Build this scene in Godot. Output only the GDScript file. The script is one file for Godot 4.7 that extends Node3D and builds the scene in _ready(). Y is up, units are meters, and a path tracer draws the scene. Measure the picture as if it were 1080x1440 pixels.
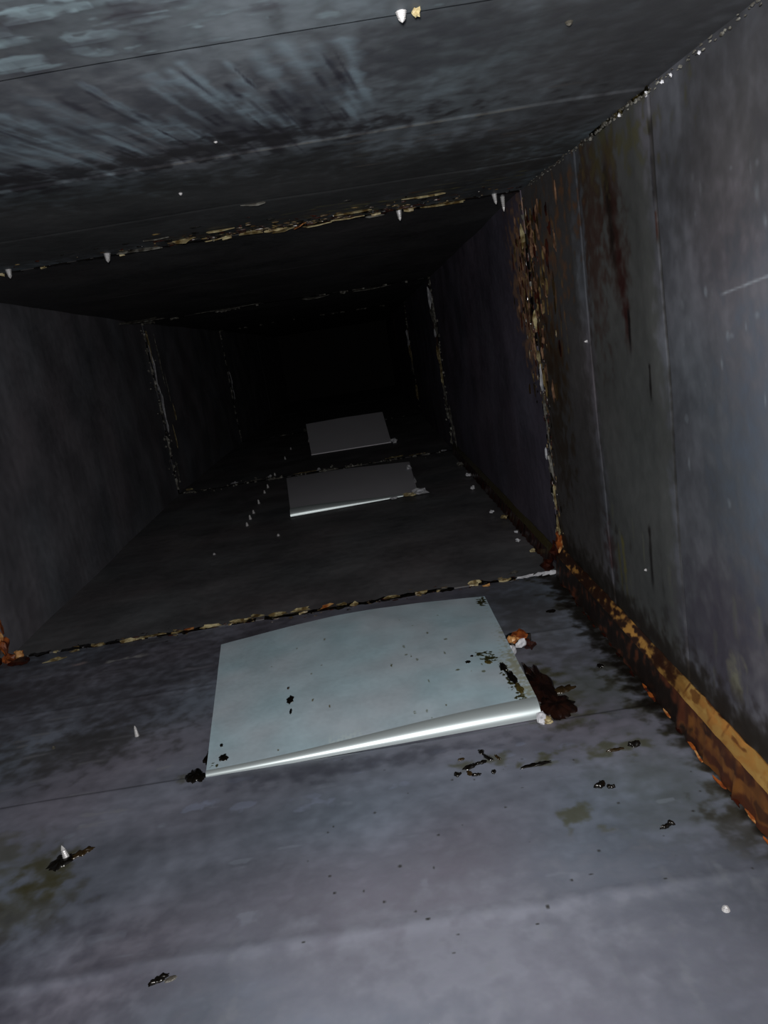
extends Node3D
# A look along a greasy sheet-metal exhaust duct, lit only by the flash of a phone.
# Axes: x across the duct, y up from its floor, depth d runs along -z from the lens. Metres.

const H := 0.35                       # lens above the duct floor
const JOINTS := [1.0, 2.24, 3.48]     # transverse joints of the duct sections
const ENDS := [-0.8, -0.24, 1.0, 2.24, 3.48, 4.72, 5.96]

var used := {}
var mats := {}
var profiles := {}
var dents := FastNoiseLite.new()
var rag := FastNoiseLite.new()
var ico_v: PackedVector3Array = []
var ico_f: PackedInt32Array = []

func _ready():
	# ---------- camera ----------
	var f := 1050.0
	var cam := Camera3D.new()
	cam.name = "camera"
	cam.fov = rad_to_deg(2.0 * atan(720.0 / f))
	cam.near = 0.02
	cam.far = 50.0
	var fw := Vector3(-35.0, 235.0, -f).normalized()      # the duct's axis as the lens sees it
	var ax := Vector3(1.0, 0.16, 0.0)
	ax = (ax - fw * ax.dot(fw)).normalized()
	var az := -fw
	var ay := az.cross(ax)
	cam.transform = Transform3D(Basis(Vector3(ax.x, ay.x, az.x), Vector3(ax.y, ay.y, az.y), Vector3(ax.z, ay.z, az.z)), Vector3(0, H, 0))
	add_child(cam)
	cam.current = true
	# ---------- environment: no sky reaches the inside of the duct ----------
	var env := Environment.new()
	env.background_mode = Environment.BG_COLOR
	env.background_color = Color(0, 0, 0)
	env.tonemap_mode = Environment.TONE_MAPPER_LINEAR
	env.tonemap_exposure = 1.0
	env.sdfgi_enabled = true
	env.ssao_enabled = true
	env.ssil_enabled = true
	var we := WorldEnvironment.new()
	we.name = "environment"
	we.environment = env
	add_child(we)
	# ---------- the phone's flash beside the lens ----------
	var flash := SpotLight3D.new()
	flash.name = "phone_flash"
	flash.light_color = Color(1.0, 0.985, 0.965)
	flash.light_energy = 0.50
	flash.spot_range = 30.0
	flash.spot_attenuation = 2.0
	flash.spot_angle = 68.0
	flash.spot_angle_attenuation = 1.0
	flash.basis = cam.basis
	flash.light_size = 0.004
	flash.shadow_enabled = true
	flash.position = Vector3(-0.004, H + 0.024, 0.0)
	add_child(flash)

	setup()
	build_shell()
	build_joints()
	build_corner_angles()
	build_plates()
	build_rust_and_grease()
	build_screws()
	build_crumbs()

# =====================================================================================
# shape of the duct
# =====================================================================================
func ramp(d: float) -> float:
	return clampf((d - 0.4) / 0.6, 0.0, 1.0)

func x_right(d: float) -> float:
	return 0.224 + 0.008 * ramp(d)

func x_left(d: float) -> float:
	return -0.56 - 0.04 * clampf(d - 1.0, 0.0, 1.3)

func y_top(d: float) -> float:
	return H + 0.135 + 0.022 * clampf((d - 0.4) / 0.6, -0.3, 1.0)

# folds, beads and grooves that stiffen a sheet: [kind, depth, height, half-width]
func relief(face: String, d: float) -> float:
	var s := 0.0
	if face == "plate":
		return s
	for p in profiles[face]:
		var t: float = (d - p[1]) / p[3]
		if p[0] == 0:
			s += p[2] * exp(-t * t)
		else:
			s += p[2] * smoothstep(-1.0, 1.0, t)
	return s

func wave(face: String, a: float, d: float) -> float:
	if face == "plate":
		return 0.0
	var o: float = {"floor": 0.0, "ceiling": 9.0, "right": 18.0, "left": 27.0}[face]
	return 0.0022 * dents.get_noise_3d(a, d, o)

func pt(face: String, a: float, d: float, h := 0.0) -> Vector3:
	var k := h + relief(face, d) + wave(face, a, d)
	match face:
		"floor": return Vector3(a, k, -d)
		"plate": return Vector3(a, plate_height(a, d) + h, -d)
		"ceiling": return Vector3(a, y_top(d) - k, -d)
		"right": return Vector3(x_right(d) - k, a, -d)
	return Vector3(x_left(d) + k, a, -d)

# top of the large bright plate
func plate_height(x: float, d: float) -> float:
	var u := clampf((x + 0.213) / 0.322, 0.0, 1.0)
	var r := lerpf(0.004, 0.0125, smoothstep(0.0, 1.0, u))
	var v := clampf((d - 0.606 - r * 1.25) / (0.295 + 0.012 * sin(PI * u) - r * 1.25), 0.0, 1.0)
	return lerpf(0.0006 + r, 0.0120, v) + 0.006 * sin(PI * u) * sin(PI * 0.5 * v) + 0.0006 * dents.get_noise_2d(u * 1.1, v)

func normal_of(face: String) -> Vector3:
	return {"floor": Vector3.UP, "plate": Vector3.UP, "ceiling": Vector3.DOWN, "right": Vector3.LEFT, "left": Vector3.RIGHT}[face]

func across_of(face: String) -> Vector3:
	return Vector3.RIGHT if face in ["floor", "plate", "ceiling"] else Vector3.UP

func span(face: String, d: float) -> Vector2:
	if face in ["floor", "ceiling"]:
		return Vector2(x_left(d) - 0.003, x_right(d) + 0.003)
	return Vector2(-0.003, y_top(d) + 0.003)

# x = across, y = off the face, z = along the duct towards the lens
func frame(face: String, a: float, d: float, h := 0.0, turn := 0.0) -> Transform3D:
	var n := normal_of(face)
	var x := across_of(face)
	var b := Basis(x, n, x.cross(n)).rotated(n, turn)
	return Transform3D(b, pt(face, a, d, h))

# =====================================================================================
# helpers
# =====================================================================================
func setup():
	dents.seed = 5
	dents.noise_type = FastNoiseLite.TYPE_SIMPLEX_SMOOTH
	dents.frequency = 3.2
	dents.fractal_octaves = 2
	rag.seed = 11
	rag.noise_type = FastNoiseLite.TYPE_SIMPLEX
	rag.frequency = 1.0
	rag.fractal_octaves = 3
	profiles = {
		"floor": [[0, 0.392, 0.0010, 0.006], [1, 0.606, -0.0018, 0.003], [0, 0.80, 0.0008, 0.004]],
		"ceiling": [[1, 0.362, -0.0012, 0.0016], [1, 0.566, 0.0012, 0.0025], [0, 0.78, -0.001, 0.004], [0, 1.46, -0.001, 0.005]],
		"right": [[0, 0.564, -0.0016, 0.0018], [0, 0.592, 0.0010, 0.015], [0, 0.757, -0.0016, 0.002], [0, 0.785, 0.0007, 0.014]],
		"left": [[0, 0.56, -0.003, 0.003], [0, 0.76, -0.003, 0.003]],
	}
	# a once divided icosahedron for lumps and crumbs
	var g := (1.0 + sqrt(5.0)) / 2.0
	for v in [Vector3(-1, g, 0), Vector3(1, g, 0), Vector3(-1, -g, 0), Vector3(1, -g, 0), Vector3(0, -1, g), Vector3(0, 1, g), Vector3(0, -1, -g), Vector3(0, 1, -g), Vector3(g, 0, -1), Vector3(g, 0, 1), Vector3(-g, 0, -1), Vector3(-g, 0, 1)]:
		ico_v.append(v.normalized())
	ico_f = PackedInt32Array([0, 11, 5, 0, 5, 1, 0, 1, 7, 0, 7, 10, 0, 10, 11, 1, 5, 9, 5, 11, 4, 11, 10, 2, 10, 7, 6, 7, 1, 8, 3, 9, 4, 3, 4, 2, 3, 2, 6, 3, 6, 8, 3, 8, 9, 4, 9, 5, 2, 4, 11, 6, 2, 10, 8, 6, 7, 9, 8, 1])
	mats.sealant = speckled("flaking sealant", Color(0.74, 0.70, 0.55), Color(0.36, 0.29, 0.16), 0.42, 41)
	mats.sealant_grey = speckled("greyed sealant", Color(0.52, 0.52, 0.50), Color(0.22, 0.21, 0.19), 0.42, 42)
	mats.white = speckled("white sealant", Color(0.86, 0.87, 0.90), Color(0.66, 0.67, 0.70), 0.5, 43)
	mats.rust = speckled("rust scale", Color(0.62, 0.33, 0.12), Color(0.24, 0.08, 0.03), 0.55, 44)
	mats.rust_dark = speckled("dark rust", Color(0.23, 0.09, 0.045), Color(0.09, 0.035, 0.03), 0.32, 45)
	mats.rust_pale = speckled("pale rust", Color(0.80, 0.62, 0.40), Color(0.52, 0.26, 0.10), 0.5, 46)
	mats.rust_wet = speckled("wet dark rust", Color(0.135, 0.07, 0.05), Color(0.06, 0.032, 0.03), 0.25, 49)
	mats.rust_brown = speckled("brown rust scale", Color(0.50, 0.385, 0.30), Color(0.25, 0.17, 0.12), 0.5, 47)
	mats.sealant_brown = speckled("browned sealant", Color(0.44, 0.38, 0.24), Color(0.20, 0.14, 0.08), 0.45, 48)
	mats.grease = plain("black grease", Color(0.045, 0.036, 0.026), 0.22, 0.0)
	mats.grease_brown = plain("brown grease", Color(0.16, 0.12, 0.06), 0.26, 0.0)
	mats.grease_olive = plain("olive grease", Color(0.25, 0.22, 0.10), 0.3, 0.0)
	mats.steel = plain("bright screw steel", Color(0.86, 0.86, 0.87), 0.38, 0.55)
	mats.steel_dark = plain("dirty screw steel", Color(0.42, 0.41, 0.38), 0.4, 0.5)
	mats.casing = plain("grimy casing", Color(0.06, 0.058, 0.055), 0.75, 0.0)

func plain(called: String, c: Color, rough: float, metal: float) -> StandardMaterial3D:
	var m := StandardMaterial3D.new()
	m.resource_name = called
	m.albedo_color = c
	m.roughness = rough
	m.metallic = metal
	return m

func speckled(called: String, c1: Color, c2: Color, rough: float, sd: int) -> StandardMaterial3D:
	var n := FastNoiseLite.new()
	n.seed = sd
	n.frequency = 0.035
	n.fractal_octaves = 4
	var src := n.get_image(192, 192, false, false, true)
	var im := Image.create(192, 192, false, Image.FORMAT_RGB8)
	for y in 192:
		for x in 192:
			var t := smoothstep(0.3, 0.7, src.get_pixel(x, y).r)
			im.set_pixel(x, y, c1.lerp(c2, t))
	var m := plain(called, Color.WHITE, rough, 0.0)
	m.albedo_texture = ImageTexture.create_from_image(im)
	m.uv1_triplanar = true
	m.uv1_world_triplanar = true
	m.uv1_scale = Vector3(9, 9, 9)
	return m

func numbered(called: String) -> String:
	var k: int = used.get(called, 0)
	used[called] = k + 1
	return called if k == 0 else "%s_%03d" % [called, k]

func numbered_part(called: String, parent: Node) -> String:
	var key := "%d/%s" % [parent.get_instance_id(), called]
	var k: int = used.get(key, 0)
	used[key] = k + 1
	return called if k == 0 else "%s_%03d" % [called, k]

func tool() -> SurfaceTool:
	var st := SurfaceTool.new()
	st.begin(Mesh.PRIMITIVE_TRIANGLES)
	return st

func obj(called: String, st: SurfaceTool, m: Material, parent: Node = self) -> MeshInstance3D:
	var o := MeshInstance3D.new()
	o.name = numbered(called) if parent == self else numbered_part(called, parent)
	st.generate_normals()
	o.mesh = st.commit()
	o.material_override = m
	parent.add_child(o, true)
	return o

func tag(o: Node, label: String, category: String, group := ""):
	o.set_meta("label", label)
	o.set_meta("category", category)
	if group != "":
		o.set_meta("group", group)

func thing(called: String, label: String, category: String, at := Transform3D.IDENTITY, group := "") -> Node3D:
	var o := Node3D.new()
	o.name = numbered(called)
	o.transform = at
	add_child(o)
	tag(o, label, category, group)
	return o

func quad(st: SurfaceTool, a: Vector3, b: Vector3, c: Vector3, d: Vector3):
	for v in [a, b, c, a, c, d]:
		st.add_vertex(v)

# ragged lump round c with half-sizes r in the axes of t
func lump(st: SurfaceTool, t: Transform3D, r: Vector3, rng: RandomNumberGenerator, rough := 0.35, fine := true, smooth := false):
	var o := rng.randf() * 100.0
	var v := PackedVector3Array()
	var fs := PackedInt32Array()
	v.append_array(ico_v)
	if fine:
		var mid := {}
		for k in range(0, ico_f.size(), 3):
			var e := [ico_f[k], ico_f[k + 1], ico_f[k + 2]]
			var mm := []
			for j in 3:
				var p: int = e[j]
				var q: int = e[(j + 1) % 3]
				var key := mini(p, q) * 100 + maxi(p, q)
				if not mid.has(key):
					mid[key] = v.size()
					v.append(((v[p] + v[q]) * 0.5).normalized())
				mm.append(mid[key])
			fs.append_array(PackedInt32Array([e[0], mm[0], mm[2], e[1], mm[1], mm[0], e[2], mm[2], mm[1], mm[0], mm[1], mm[2]]))
	else:
		fs.append_array(ico_f)
	var w := PackedVector3Array()
	for p in v:
		var k := 1.0 + rough * 1.6 * rag.get_noise_3d(p.x * 1.3 + o, p.y * 1.3, p.z * 1.3)
		w.append(t * (p * r * k))
	st.set_smooth_group(0 if smooth else -1)
	for k in range(0, fs.size(), 3):
		st.add_vertex(w[fs[k]])
		st.add_vertex(w[fs[k + 2]])
		st.add_vertex(w[fs[k + 1]])

# a thin curled chip: lies in the x-z plane of t, curls up along z
func flake(st: SurfaceTool, t: Transform3D, lx: float, lz: float, curl: float, thick: float, rng: RandomNumberGenerator):
	var n := 9
	var top := PackedVector3Array()
	for k in n:
		var an := TAU * k / n
		var r := rng.randf_range(0.42, 1.15)
		var x := cos(an) * lx * 0.5 * r
		var z := sin(an) * lz * 0.5 * r
		top.append(Vector3(x, curl * pow(z / lz + 0.5, 2.0) + rng.randf_range(-0.1, 0.1) * lz * 0.4, z))
	var c := Vector3(0, curl * 0.25 + lz * 0.05, 0)
	var dn := Vector3(0, -thick, 0)
	st.set_smooth_group(-1)
	for k in n:
		var a := top[k]
		var b := top[(k + 1) % n]
		for v in [c, a, b, c + dn, b + dn, a + dn, a, a + dn, b + dn, a, b + dn, b]:
			st.add_vertex(t * v)

# a smeared flat patch with a ragged outline and a rounded, thin body
func patch(st: SurfaceTool, face: String, a: float, d: float, ra: float, rd: float, thick: float, turn: float, sd: float, lift := 0.0):
	var n := 40
	var rings := [[0.0, 1.0], [0.45, 0.95], [0.8, 0.7], [0.95, 0.35], [1.0, -0.3]]
	var grid := []
	for r in rings:
		var row := PackedVector3Array()
		for k in n:
			var an := TAU * k / n
			var w := 1.0 + 0.40 * clampf(dents.get_noise_2d(cos(an) * 0.42 + sd * 7.3, sin(an) * 0.42 + sd * 3.1), -0.7, 0.7) + 0.08 * rag.get_noise_2d(cos(an) * 1.5 + sd, sin(an) * 1.5)
			var u := Vector2(cos(an) * ra, sin(an) * rd) * w * float(r[0])
			u = u.rotated(turn)
			var bump := 1.0 + 0.8 * rag.get_noise_2d(u.x * 120.0 + sd, u.y * 120.0)
			row.append(pt(face, a + u.x, d + u.y, lift + thick * float(r[1]) * bump))
		grid.append(row)
	st.set_smooth_group(0)
	var flip := face in ["ceiling", "right"]
	for i in rings.size() - 1:
		for k in n:
			var p: Vector3 = grid[i][k]
			var q: Vector3 = grid[i][(k + 1) % n]
			var s: Vector3 = grid[i + 1][(k + 1) % n]
			var u: Vector3 = grid[i + 1][k]
			if flip:
				quad(st, p, q, s, u)
			else:
				quad(st, p, u, s, q)

# =====================================================================================
# painted grime on the metal, with some light and shade painted in
# =====================================================================================
class Grime:
	var w: int
	var h: int
	var a0: float
	var d0: float
	var ppm: float
	var px: PackedByteArray
	var ro: PackedByteArray
	var n1: PackedByteArray
	var n2: PackedByteArray
	var n3: PackedByteArray

	static func noise(wd: int, ht: int, sd: int, freq: float, oct: int, sx := 1, sy := 1) -> PackedByteArray:
		var n := FastNoiseLite.new()
		n.seed = sd
		n.noise_type = FastNoiseLite.TYPE_SIMPLEX
		n.frequency = freq
		n.fractal_octaves = oct
		var im := n.get_image(maxi(wd / sx, 4), maxi(ht / sy, 4), false, false, true)
		if sx > 1 or sy > 1:
			im.resize(wd, ht, Image.INTERPOLATE_CUBIC)
		return im.get_data()

	func _init(aa: float, ab: float, da: float, db: float, res: float, sd: int, c: Color, along: bool, amp := 1.0, hue_amp := 0.00035):
		a0 = aa
		d0 = da
		ppm = res
		w = int((ab - aa) * res)
		h = int((db - da) * res)
		n1 = noise(w, h, sd, 5.0 / res, 4)
		n2 = noise(w, h, sd + 1, 40.0 / res, 4)
		n3 = noise(w, h, sd + 2, 30.0 / res, 4, 1, 9) if along else noise(w, h, sd + 2, 30.0 / res, 4, 9, 1)
		var hue := noise(w, h, sd + 3, 3.0 / res * 8.0, 2, 8, 8)
		px.resize(w * h * 3)
		ro.resize(w * h)
		var cr := c.r * 255.0
		var cg := c.g * 255.0
		var cb := c.b * 255.0
		var j := 0
		for i in w * h:
			var v := 1.0 + amp * (0.0015 * (n1[i] - 128) + 0.0006 * (n2[i] - 128) + 0.0007 * (n3[i] - 128))
			var t := (hue[i] - 128) * hue_amp
			px[j] = clampi(int(cr * v * (1.0 + t)), 0, 255)
			px[j + 1] = clampi(int(cg * v * (1.0 - 0.3 * t)), 0, 255)
			px[j + 2] = clampi(int(cb * v * (1.0 - 0.4 * t)), 0, 255)
			ro[i] = clampi(int(95.0 + 0.32 * n1[i] + 0.18 * n2[i]), 40, 255)
			j += 3

	# ragged stain; edge 0 hard .. 1 soft
	func stain(a: float, d: float, ra: float, rd: float, c: Color, alpha: float, edge := 0.5, rag := 1.0, rough := -1.0):
		var x0 := clampi(int((a - ra * 1.7 - a0) * ppm), 0, w)
		var x1 := clampi(int((a + ra * 1.7 - a0) * ppm), 0, w)
		var y0 := clampi(int((d - rd * 1.7 - d0) * ppm), 0, h)
		var y1 := clampi(int((d + rd * 1.7 - d0) * ppm), 0, h)
		var cr := c.r * 255.0
		var cg := c.g * 255.0
		var cb := c.b * 255.0
		for y in range(y0, y1):
			var dy := ((y / ppm + d0) - d) / rd
			for x in range(x0, x1):
				var dx := ((x / ppm + a0) - a) / ra
				var i := y * w + x
				var e := sqrt(dx * dx + dy * dy) + rag * (n2[i] - 128) * 0.005 + rag * (n1[i] - 128) * 0.003 + rag * (n3[i] - 128) * 0.002
				if e < 1.0:
					var k := alpha * clampf((1.0 - e) / (edge + 0.02), 0.0, 1.0)
					var j := i * 3
					px[j] = int(lerpf(px[j], cr, k))
					px[j + 1] = int(lerpf(px[j + 1], cg, k))
					px[j + 2] = int(lerpf(px[j + 2], cb, k))
					if rough >= 0.0:
						ro[i] = int(lerpf(ro[i], rough * 255.0, k))

	func streak(a1: float, d1: float, a2: float, d2: float, wd: float, c: Color, alpha: float, rag := 1.0, rough := -1.0):
		var p := Vector2(a1, d1)
		var q := Vector2(a2, d2)
		var x0 := clampi(int((minf(a1, a2) - wd * 1.6 - a0) * ppm), 0, w)
		var x1 := clampi(int((maxf(a1, a2) + wd * 1.6 - a0) * ppm) + 1, 0, w)
		var y0 := clampi(int((minf(d1, d2) - wd * 1.6 - d0) * ppm), 0, h)
		var y1 := clampi(int((maxf(d1, d2) + wd * 1.6 - d0) * ppm) + 1, 0, h)
		var pq := q - p
		var l2 := maxf(pq.length_squared(), 1e-9)
		for y in range(y0, y1):
			for x in range(x0, x1):
				var s := Vector2(x / ppm + a0, y / ppm + d0)
				var t := clampf((s - p).dot(pq) / l2, 0.0, 1.0)
				var i := y * w + x
				var e := s.distance_to(p + pq * t) / wd + rag * (n2[i] - 128) * 0.006
				if e < 1.0:
					var k := alpha * clampf(1.0 - e, 0.0, 1.0) * smoothstep(0.0, 0.12, t) * smoothstep(1.0, 0.6, t)
					var j := i * 3
					px[j] = int(lerpf(px[j], c.r * 255.0, k))
					px[j + 1] = int(lerpf(px[j + 1], c.g * 255.0, k))
					px[j + 2] = int(lerpf(px[j + 2], c.b * 255.0, k))
					if rough >= 0.0:
						ro[i] = int(lerpf(ro[i], rough * 255.0, k))

	func material(called: String, metal: float, relief := 0.03) -> StandardMaterial3D:
		var m := StandardMaterial3D.new()
		m.resource_name = called
		m.albedo_texture = ImageTexture.create_from_image(Image.create_from_data(w, h, false, Image.FORMAT_RGB8, px))
		m.roughness = 1.0
		m.roughness_texture = ImageTexture.create_from_image(Image.create_from_data(w, h, false, Image.FORMAT_L8, ro))
		m.roughness_texture_channel = BaseMaterial3D.TEXTURE_CHANNEL_RED
		m.metallic = metal
		m.texture_repeat = false
		if relief > 0.0:
			m.heightmap_enabled = true
			m.heightmap_texture = ImageTexture.create_from_image(Image.create_from_data(w, h, false, Image.FORMAT_L8, n2))
			m.heightmap_scale = relief
		return m

# =====================================================================================
# the setting
# =====================================================================================
func sheet(face: String, d1: float, d2: float, m: Material, parent: Node, first: bool):
	var ds: Array[float] = []
	var d := d1
	while d < d2 - 1e-5:
		ds.append(d)
		d += 0.02
	ds.append(d2)
	for p in profiles[face]:
		if p[1] > d1 + 0.02 and p[1] < d2 - 0.02:
			for k in range(-5, 6):
				ds.append(p[1] + p[3] * 0.42 * k)
	ds.sort()
	var g := 0.0025 
	ds[0] = d1 + (0.0 if first else g)
	ds[ds.size() - 1] = d2 - g
	ds.insert(0, ds[0])
	ds.append(ds[ds.size() - 1])
	var na := 32
	var st := tool()
	st.set_smooth_group(0)
	var rows := []
	for i in ds.size():
		var sp := span(face, ds[i])
		var row := []
		for k in na + 1:
			var a := lerpf(sp.x, sp.y, k / float(na))
			var h := -0.005 if i == 0 or i == ds.size() - 1 else 0.0
			row.append([pt(face, a, ds[i], h), Vector2((a + 0.0) , ds[i])])
		rows.append(row)
	var flip := face in ["floor", "left"]
	for i in rows.size() - 1:
		st.set_smooth_group(1 if i == 0 or i == rows.size() - 2 else 0)
		for k in na:
			var c := [rows[i][k], rows[i][k + 1], rows[i + 1][k + 1], rows[i + 1][k]]
			var order := [0, 2, 1, 0, 3, 2] if not flip else [0, 1, 2, 0, 2, 3]
			for q in order:
				var uv: Vector2 = c[q][1]
				st.set_uv(Vector2(clampf((uv.x - UVA[face].x) / (UVA[face].y - UVA[face].x), 0.0, 1.0), clampf((uv.y - d1) / (d2 - d1), 0.0, 1.0)))
				st.add_vertex(c[q][0])
	return obj("sheet", st, m, parent)

const UVA := {"floor": Vector2(-0.63, 0.24), "ceiling": Vector2(-0.63, 0.24), "right": Vector2(-0.01, 0.52), "left": Vector2(-0.01, 0.52)}

func build_shell():
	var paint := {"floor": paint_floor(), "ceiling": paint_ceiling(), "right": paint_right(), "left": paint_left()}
	var far := {}
	for face in ["floor", "ceiling", "right", "left"]:
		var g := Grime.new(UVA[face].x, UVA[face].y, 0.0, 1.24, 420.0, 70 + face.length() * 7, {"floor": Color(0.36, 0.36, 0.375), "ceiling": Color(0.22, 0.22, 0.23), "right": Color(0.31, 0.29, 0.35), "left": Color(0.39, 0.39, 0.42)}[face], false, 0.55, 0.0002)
		if face == "right":
			for k in 5:
				g.stain(0.33 + 0.03 * k, 0.03 + 0.012 * (k % 2), 0.045, 0.06, Color(0.58, 0.45, 0.36), 0.9, 0.8, 1.6)
		far[face] = g.material("grimy duct sheet, far " + face, 0.12, 0.02)
	for face in ["floor", "ceiling", "right", "left"]:
		var called: String = {"floor": "floor", "ceiling": "ceiling", "right": "wall_right", "left": "wall_left"}[face]
		# outer casing behind the sheets, closed along its whole length
		var box := BoxMesh.new()
		var from: float = ENDS[0]
		var to: float = ENDS[ENDS.size() - 1]
		var at := Vector3(0, 0, -(from + to) / 2)
		match face:
			"floor":
				box.size = Vector3(1.0, 0.02, to - from + 0.04)
				at += Vector3(-0.2, -0.018, 0)
			"ceiling":
				box.size = Vector3(1.0, 0.02, to - from + 0.04)
				at += Vector3(-0.2, y_top(2.0) + 0.018, 0)
			"right":
				box.size = Vector3(0.02, 0.56, to - from + 0.04)
				at += Vector3(x_right(2.0) + 0.018, 0.255, 0)
			"left":
				box.size = Vector3(0.02, 0.56, to - from + 0.04)
				at += Vector3(x_left(3.0) - 0.018, 0.255, 0)
		var o := MeshInstance3D.new()
		o.name = called
		o.mesh = box
		o.material_override = mats.casing
		o.position = at
		o.set_meta("kind", "structure")
		tag(o, {"floor": "dirty blue-grey sheet-metal floor of the duct", "ceiling": "greasy dark sheet-metal ceiling of the duct with wiped streaks", "right": "grimy grey right wall of the duct with rust runs", "left": "plain dark grey left wall of the duct"}[face], "wall" if face in ["left", "right"] else face)
		add_child(o)
		for k in ENDS.size() - 1:
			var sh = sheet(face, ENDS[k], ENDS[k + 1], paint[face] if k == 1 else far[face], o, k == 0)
			sh.position = -at
	for e in [["wall_back", ENDS[ENDS.size() - 1] + 0.01], ["wall_front", ENDS[0] - 0.01]]:
		var o := MeshInstance3D.new()
		o.name = e[0]
		var box := BoxMesh.new()
		box.size = Vector3(1.0, 0.58, 0.02)
		o.mesh = box
		o.material_override = mats.casing
		o.position = Vector3(-0.2, 0.255, -e[1])
		tag(o, "black far end wall of the duct" if e[0] == "wall_back" else "dark wall closing the duct behind the lens", "wall")
		o.set_meta("kind", "structure")
		add_child(o)

func paint_floor() -> StandardMaterial3D:
	var rng := RandomNumberGenerator.new()
	rng.seed = 101
	var g := Grime.new(UVA.floor.x, UVA.floor.y, -0.24, 1.0, 1000.0, 21, Color(0.40, 0.417, 0.47), false, 0.75)
	# darker, greasier film on the left half near the joint
	g.stain(-0.42, 0.86, 0.26, 0.22, Color(0.24, 0.23, 0.25), 0.55, 1.0, 0.8)
	g.stain(-0.36, 0.70, 0.16, 0.06, Color(0.27, 0.27, 0.27), 0.5, 0.9, 1.0)
	g.stain(-0.36, 0.52, 0.05, 0.07, Color(0.33, 0.32, 0.22), 0.35, 0.9, 1.0)
	g.stain(-0.31, 0.46, 0.04, 0.035, Color(0.28, 0.27, 0.18), 0.45, 0.9, 1.2)
	g.stain(0.15, 0.84, 0.07, 0.18, Color(0.30, 0.30, 0.31), 0.6, 0.8, 0.6)
	g.stain(0.16, 0.66, 0.07, 0.06, Color(0.34, 0.37, 0.35), 0.5, 0.9, 0.6)
	g.stain(0.17, 0.50, 0.07, 0.09, Color(0.35, 0.38, 0.38), 0.5, 1.0, 0.6)
	# dirt along the corner strip
	for k in 26:
		g.stain(0.218 - rng.randf() * 0.02, 0.36 + k * 0.025, 0.012 + rng.randf() * 0.012, 0.018, Color(0.17, 0.16, 0.11), 0.5, 0.8, 1.6)
	# light caught by the stiffening bead, painted in as a paler band
	for k in 9:
		var a := -0.34 + k * 0.066
		g.streak(a, 0.391 + rng.randf_range(-0.004, 0.004), a + 0.085, 0.391 + rng.randf_range(-0.004, 0.004), 0.007, Color(0.52, 0.54, 0.60), 0.5, 0.7)
	# scuffs
	for k in 90:
		var a := rng.randf_range(-0.5, 0.2)
		var d := rng.randf_range(0.36, 0.60)
		g.stain(a, d, rng.randf_range(0.002, 0.010), rng.randf_range(0.0015, 0.004), Color(0.56, 0.60, 0.66), rng.randf_range(0.1, 0.35), 0.9, 2.4)
	g.stain(-0.33, 0.36, 0.16, 0.10, Color(0.26, 0.26, 0.31), 0.75, 1.0, 0.6)  # flash falloff at the near left corner, painted into the floor colour
	g.stain(0.20, 0.37, 0.09, 0.07, Color(0.30, 0.32, 0.36), 0.7, 1.0, 0.5)  # flash falloff again, painted darker at the near right
	for k in 40:
		var a := rng.randf_range(-0.5, -0.2)
		var d := rng.randf_range(0.55, 0.98)
		g.streak(a, d, a + rng.randf_range(0.01, 0.06), d + rng.randf_range(-0.004, 0.004), 0.003, Color(0.52, 0.53, 0.56), rng.randf_range(0.2, 0.6), 1.5)
	g.stain(0.0, 0.36, 0.17, 0.10, Color(0.53, 0.545, 0.60), 0.8, 1.0, 0.7)  # brightness of the flash at the near centre, painted as paler metal
	g.streak(0.208, 0.50, 0.208, 1.5, 0.015, Color(0.06, 0.05, 0.04), 0.95, 0.8)
	g.streak(0.214, 0.30, 0.214, 1.6, 0.009, Color(0.08, 0.065, 0.045), 0.9, 0.8)
	for k in 24:
		var a := rng.randf_range(-0.2, 0.2)
		var d := rng.randf_range(0.30, 0.40)
		g.streak(a, d, a + rng.randf_range(-0.004, 0.004), d + 0.04, 0.003, Color(0.52, 0.54, 0.56), rng.randf_range(0.05, 0.2), 1.5)
	# pale whorls just in front of the bright plate
	for k in 26:
		var a := rng.randf_range(-0.2, 0.12)
		g.stain(a, rng.randf_range(0.535, 0.598), rng.randf_range(0.004, 0.013), rng.randf_range(0.002, 0.005), Color(0.52, 0.56, 0.66), rng.randf_range(0.2, 0.5), 0.7, 2.2)
	g.stain(-0.04, 0.585, 0.17, 0.016, Color(0.24, 0.25, 0.30), 0.5, 0.9, 1.0)  # shade along the front of the plate, painted as a dark band
	# fine black specks and olive smears
	for k in 46:
		g.stain(rng.randf_range(-0.1, 0.2), rng.randf_range(0.36, 0.62), rng.randf_range(0.0007, 0.0014), rng.randf_range(0.0007, 0.0018), Color(0.15, 0.15, 0.14), 0.8, 0.6, 0.4)
	for p in [[-0.30, 0.505, 0.020, 0.028, 0.6], [-0.294, 0.485, 0.016, 0.010, 0.5], [0.125, 0.640, 0.026, 0.060, 0.6], [0.128, 0.70, 0.014, 0.03, 0.6], [-0.212, 0.604, 0.014, 0.010, 0.7]]:
		g.stain(p[0], p[1], p[2], p[3], Color(0.25, 0.24, 0.15), p[4], 0.9, 1.2)
	for p in [[0.04, 0.553, 0.035, 0.012], [0.088, 0.540, 0.018, 0.012], [0.15, 0.545, 0.035, 0.014], [0.10, 0.47, 0.014, 0.014]]:
		g.stain(p[0], p[1], p[2], p[3], Color(0.27, 0.27, 0.17), 0.55, 0.8, 1.8)
	# long pale scratches near the left joint
	g.streak(-0.40, 0.928, -0.33, 0.935, 0.006, Color(0.66, 0.66, 0.66), 0.8, 1.2)
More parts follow.
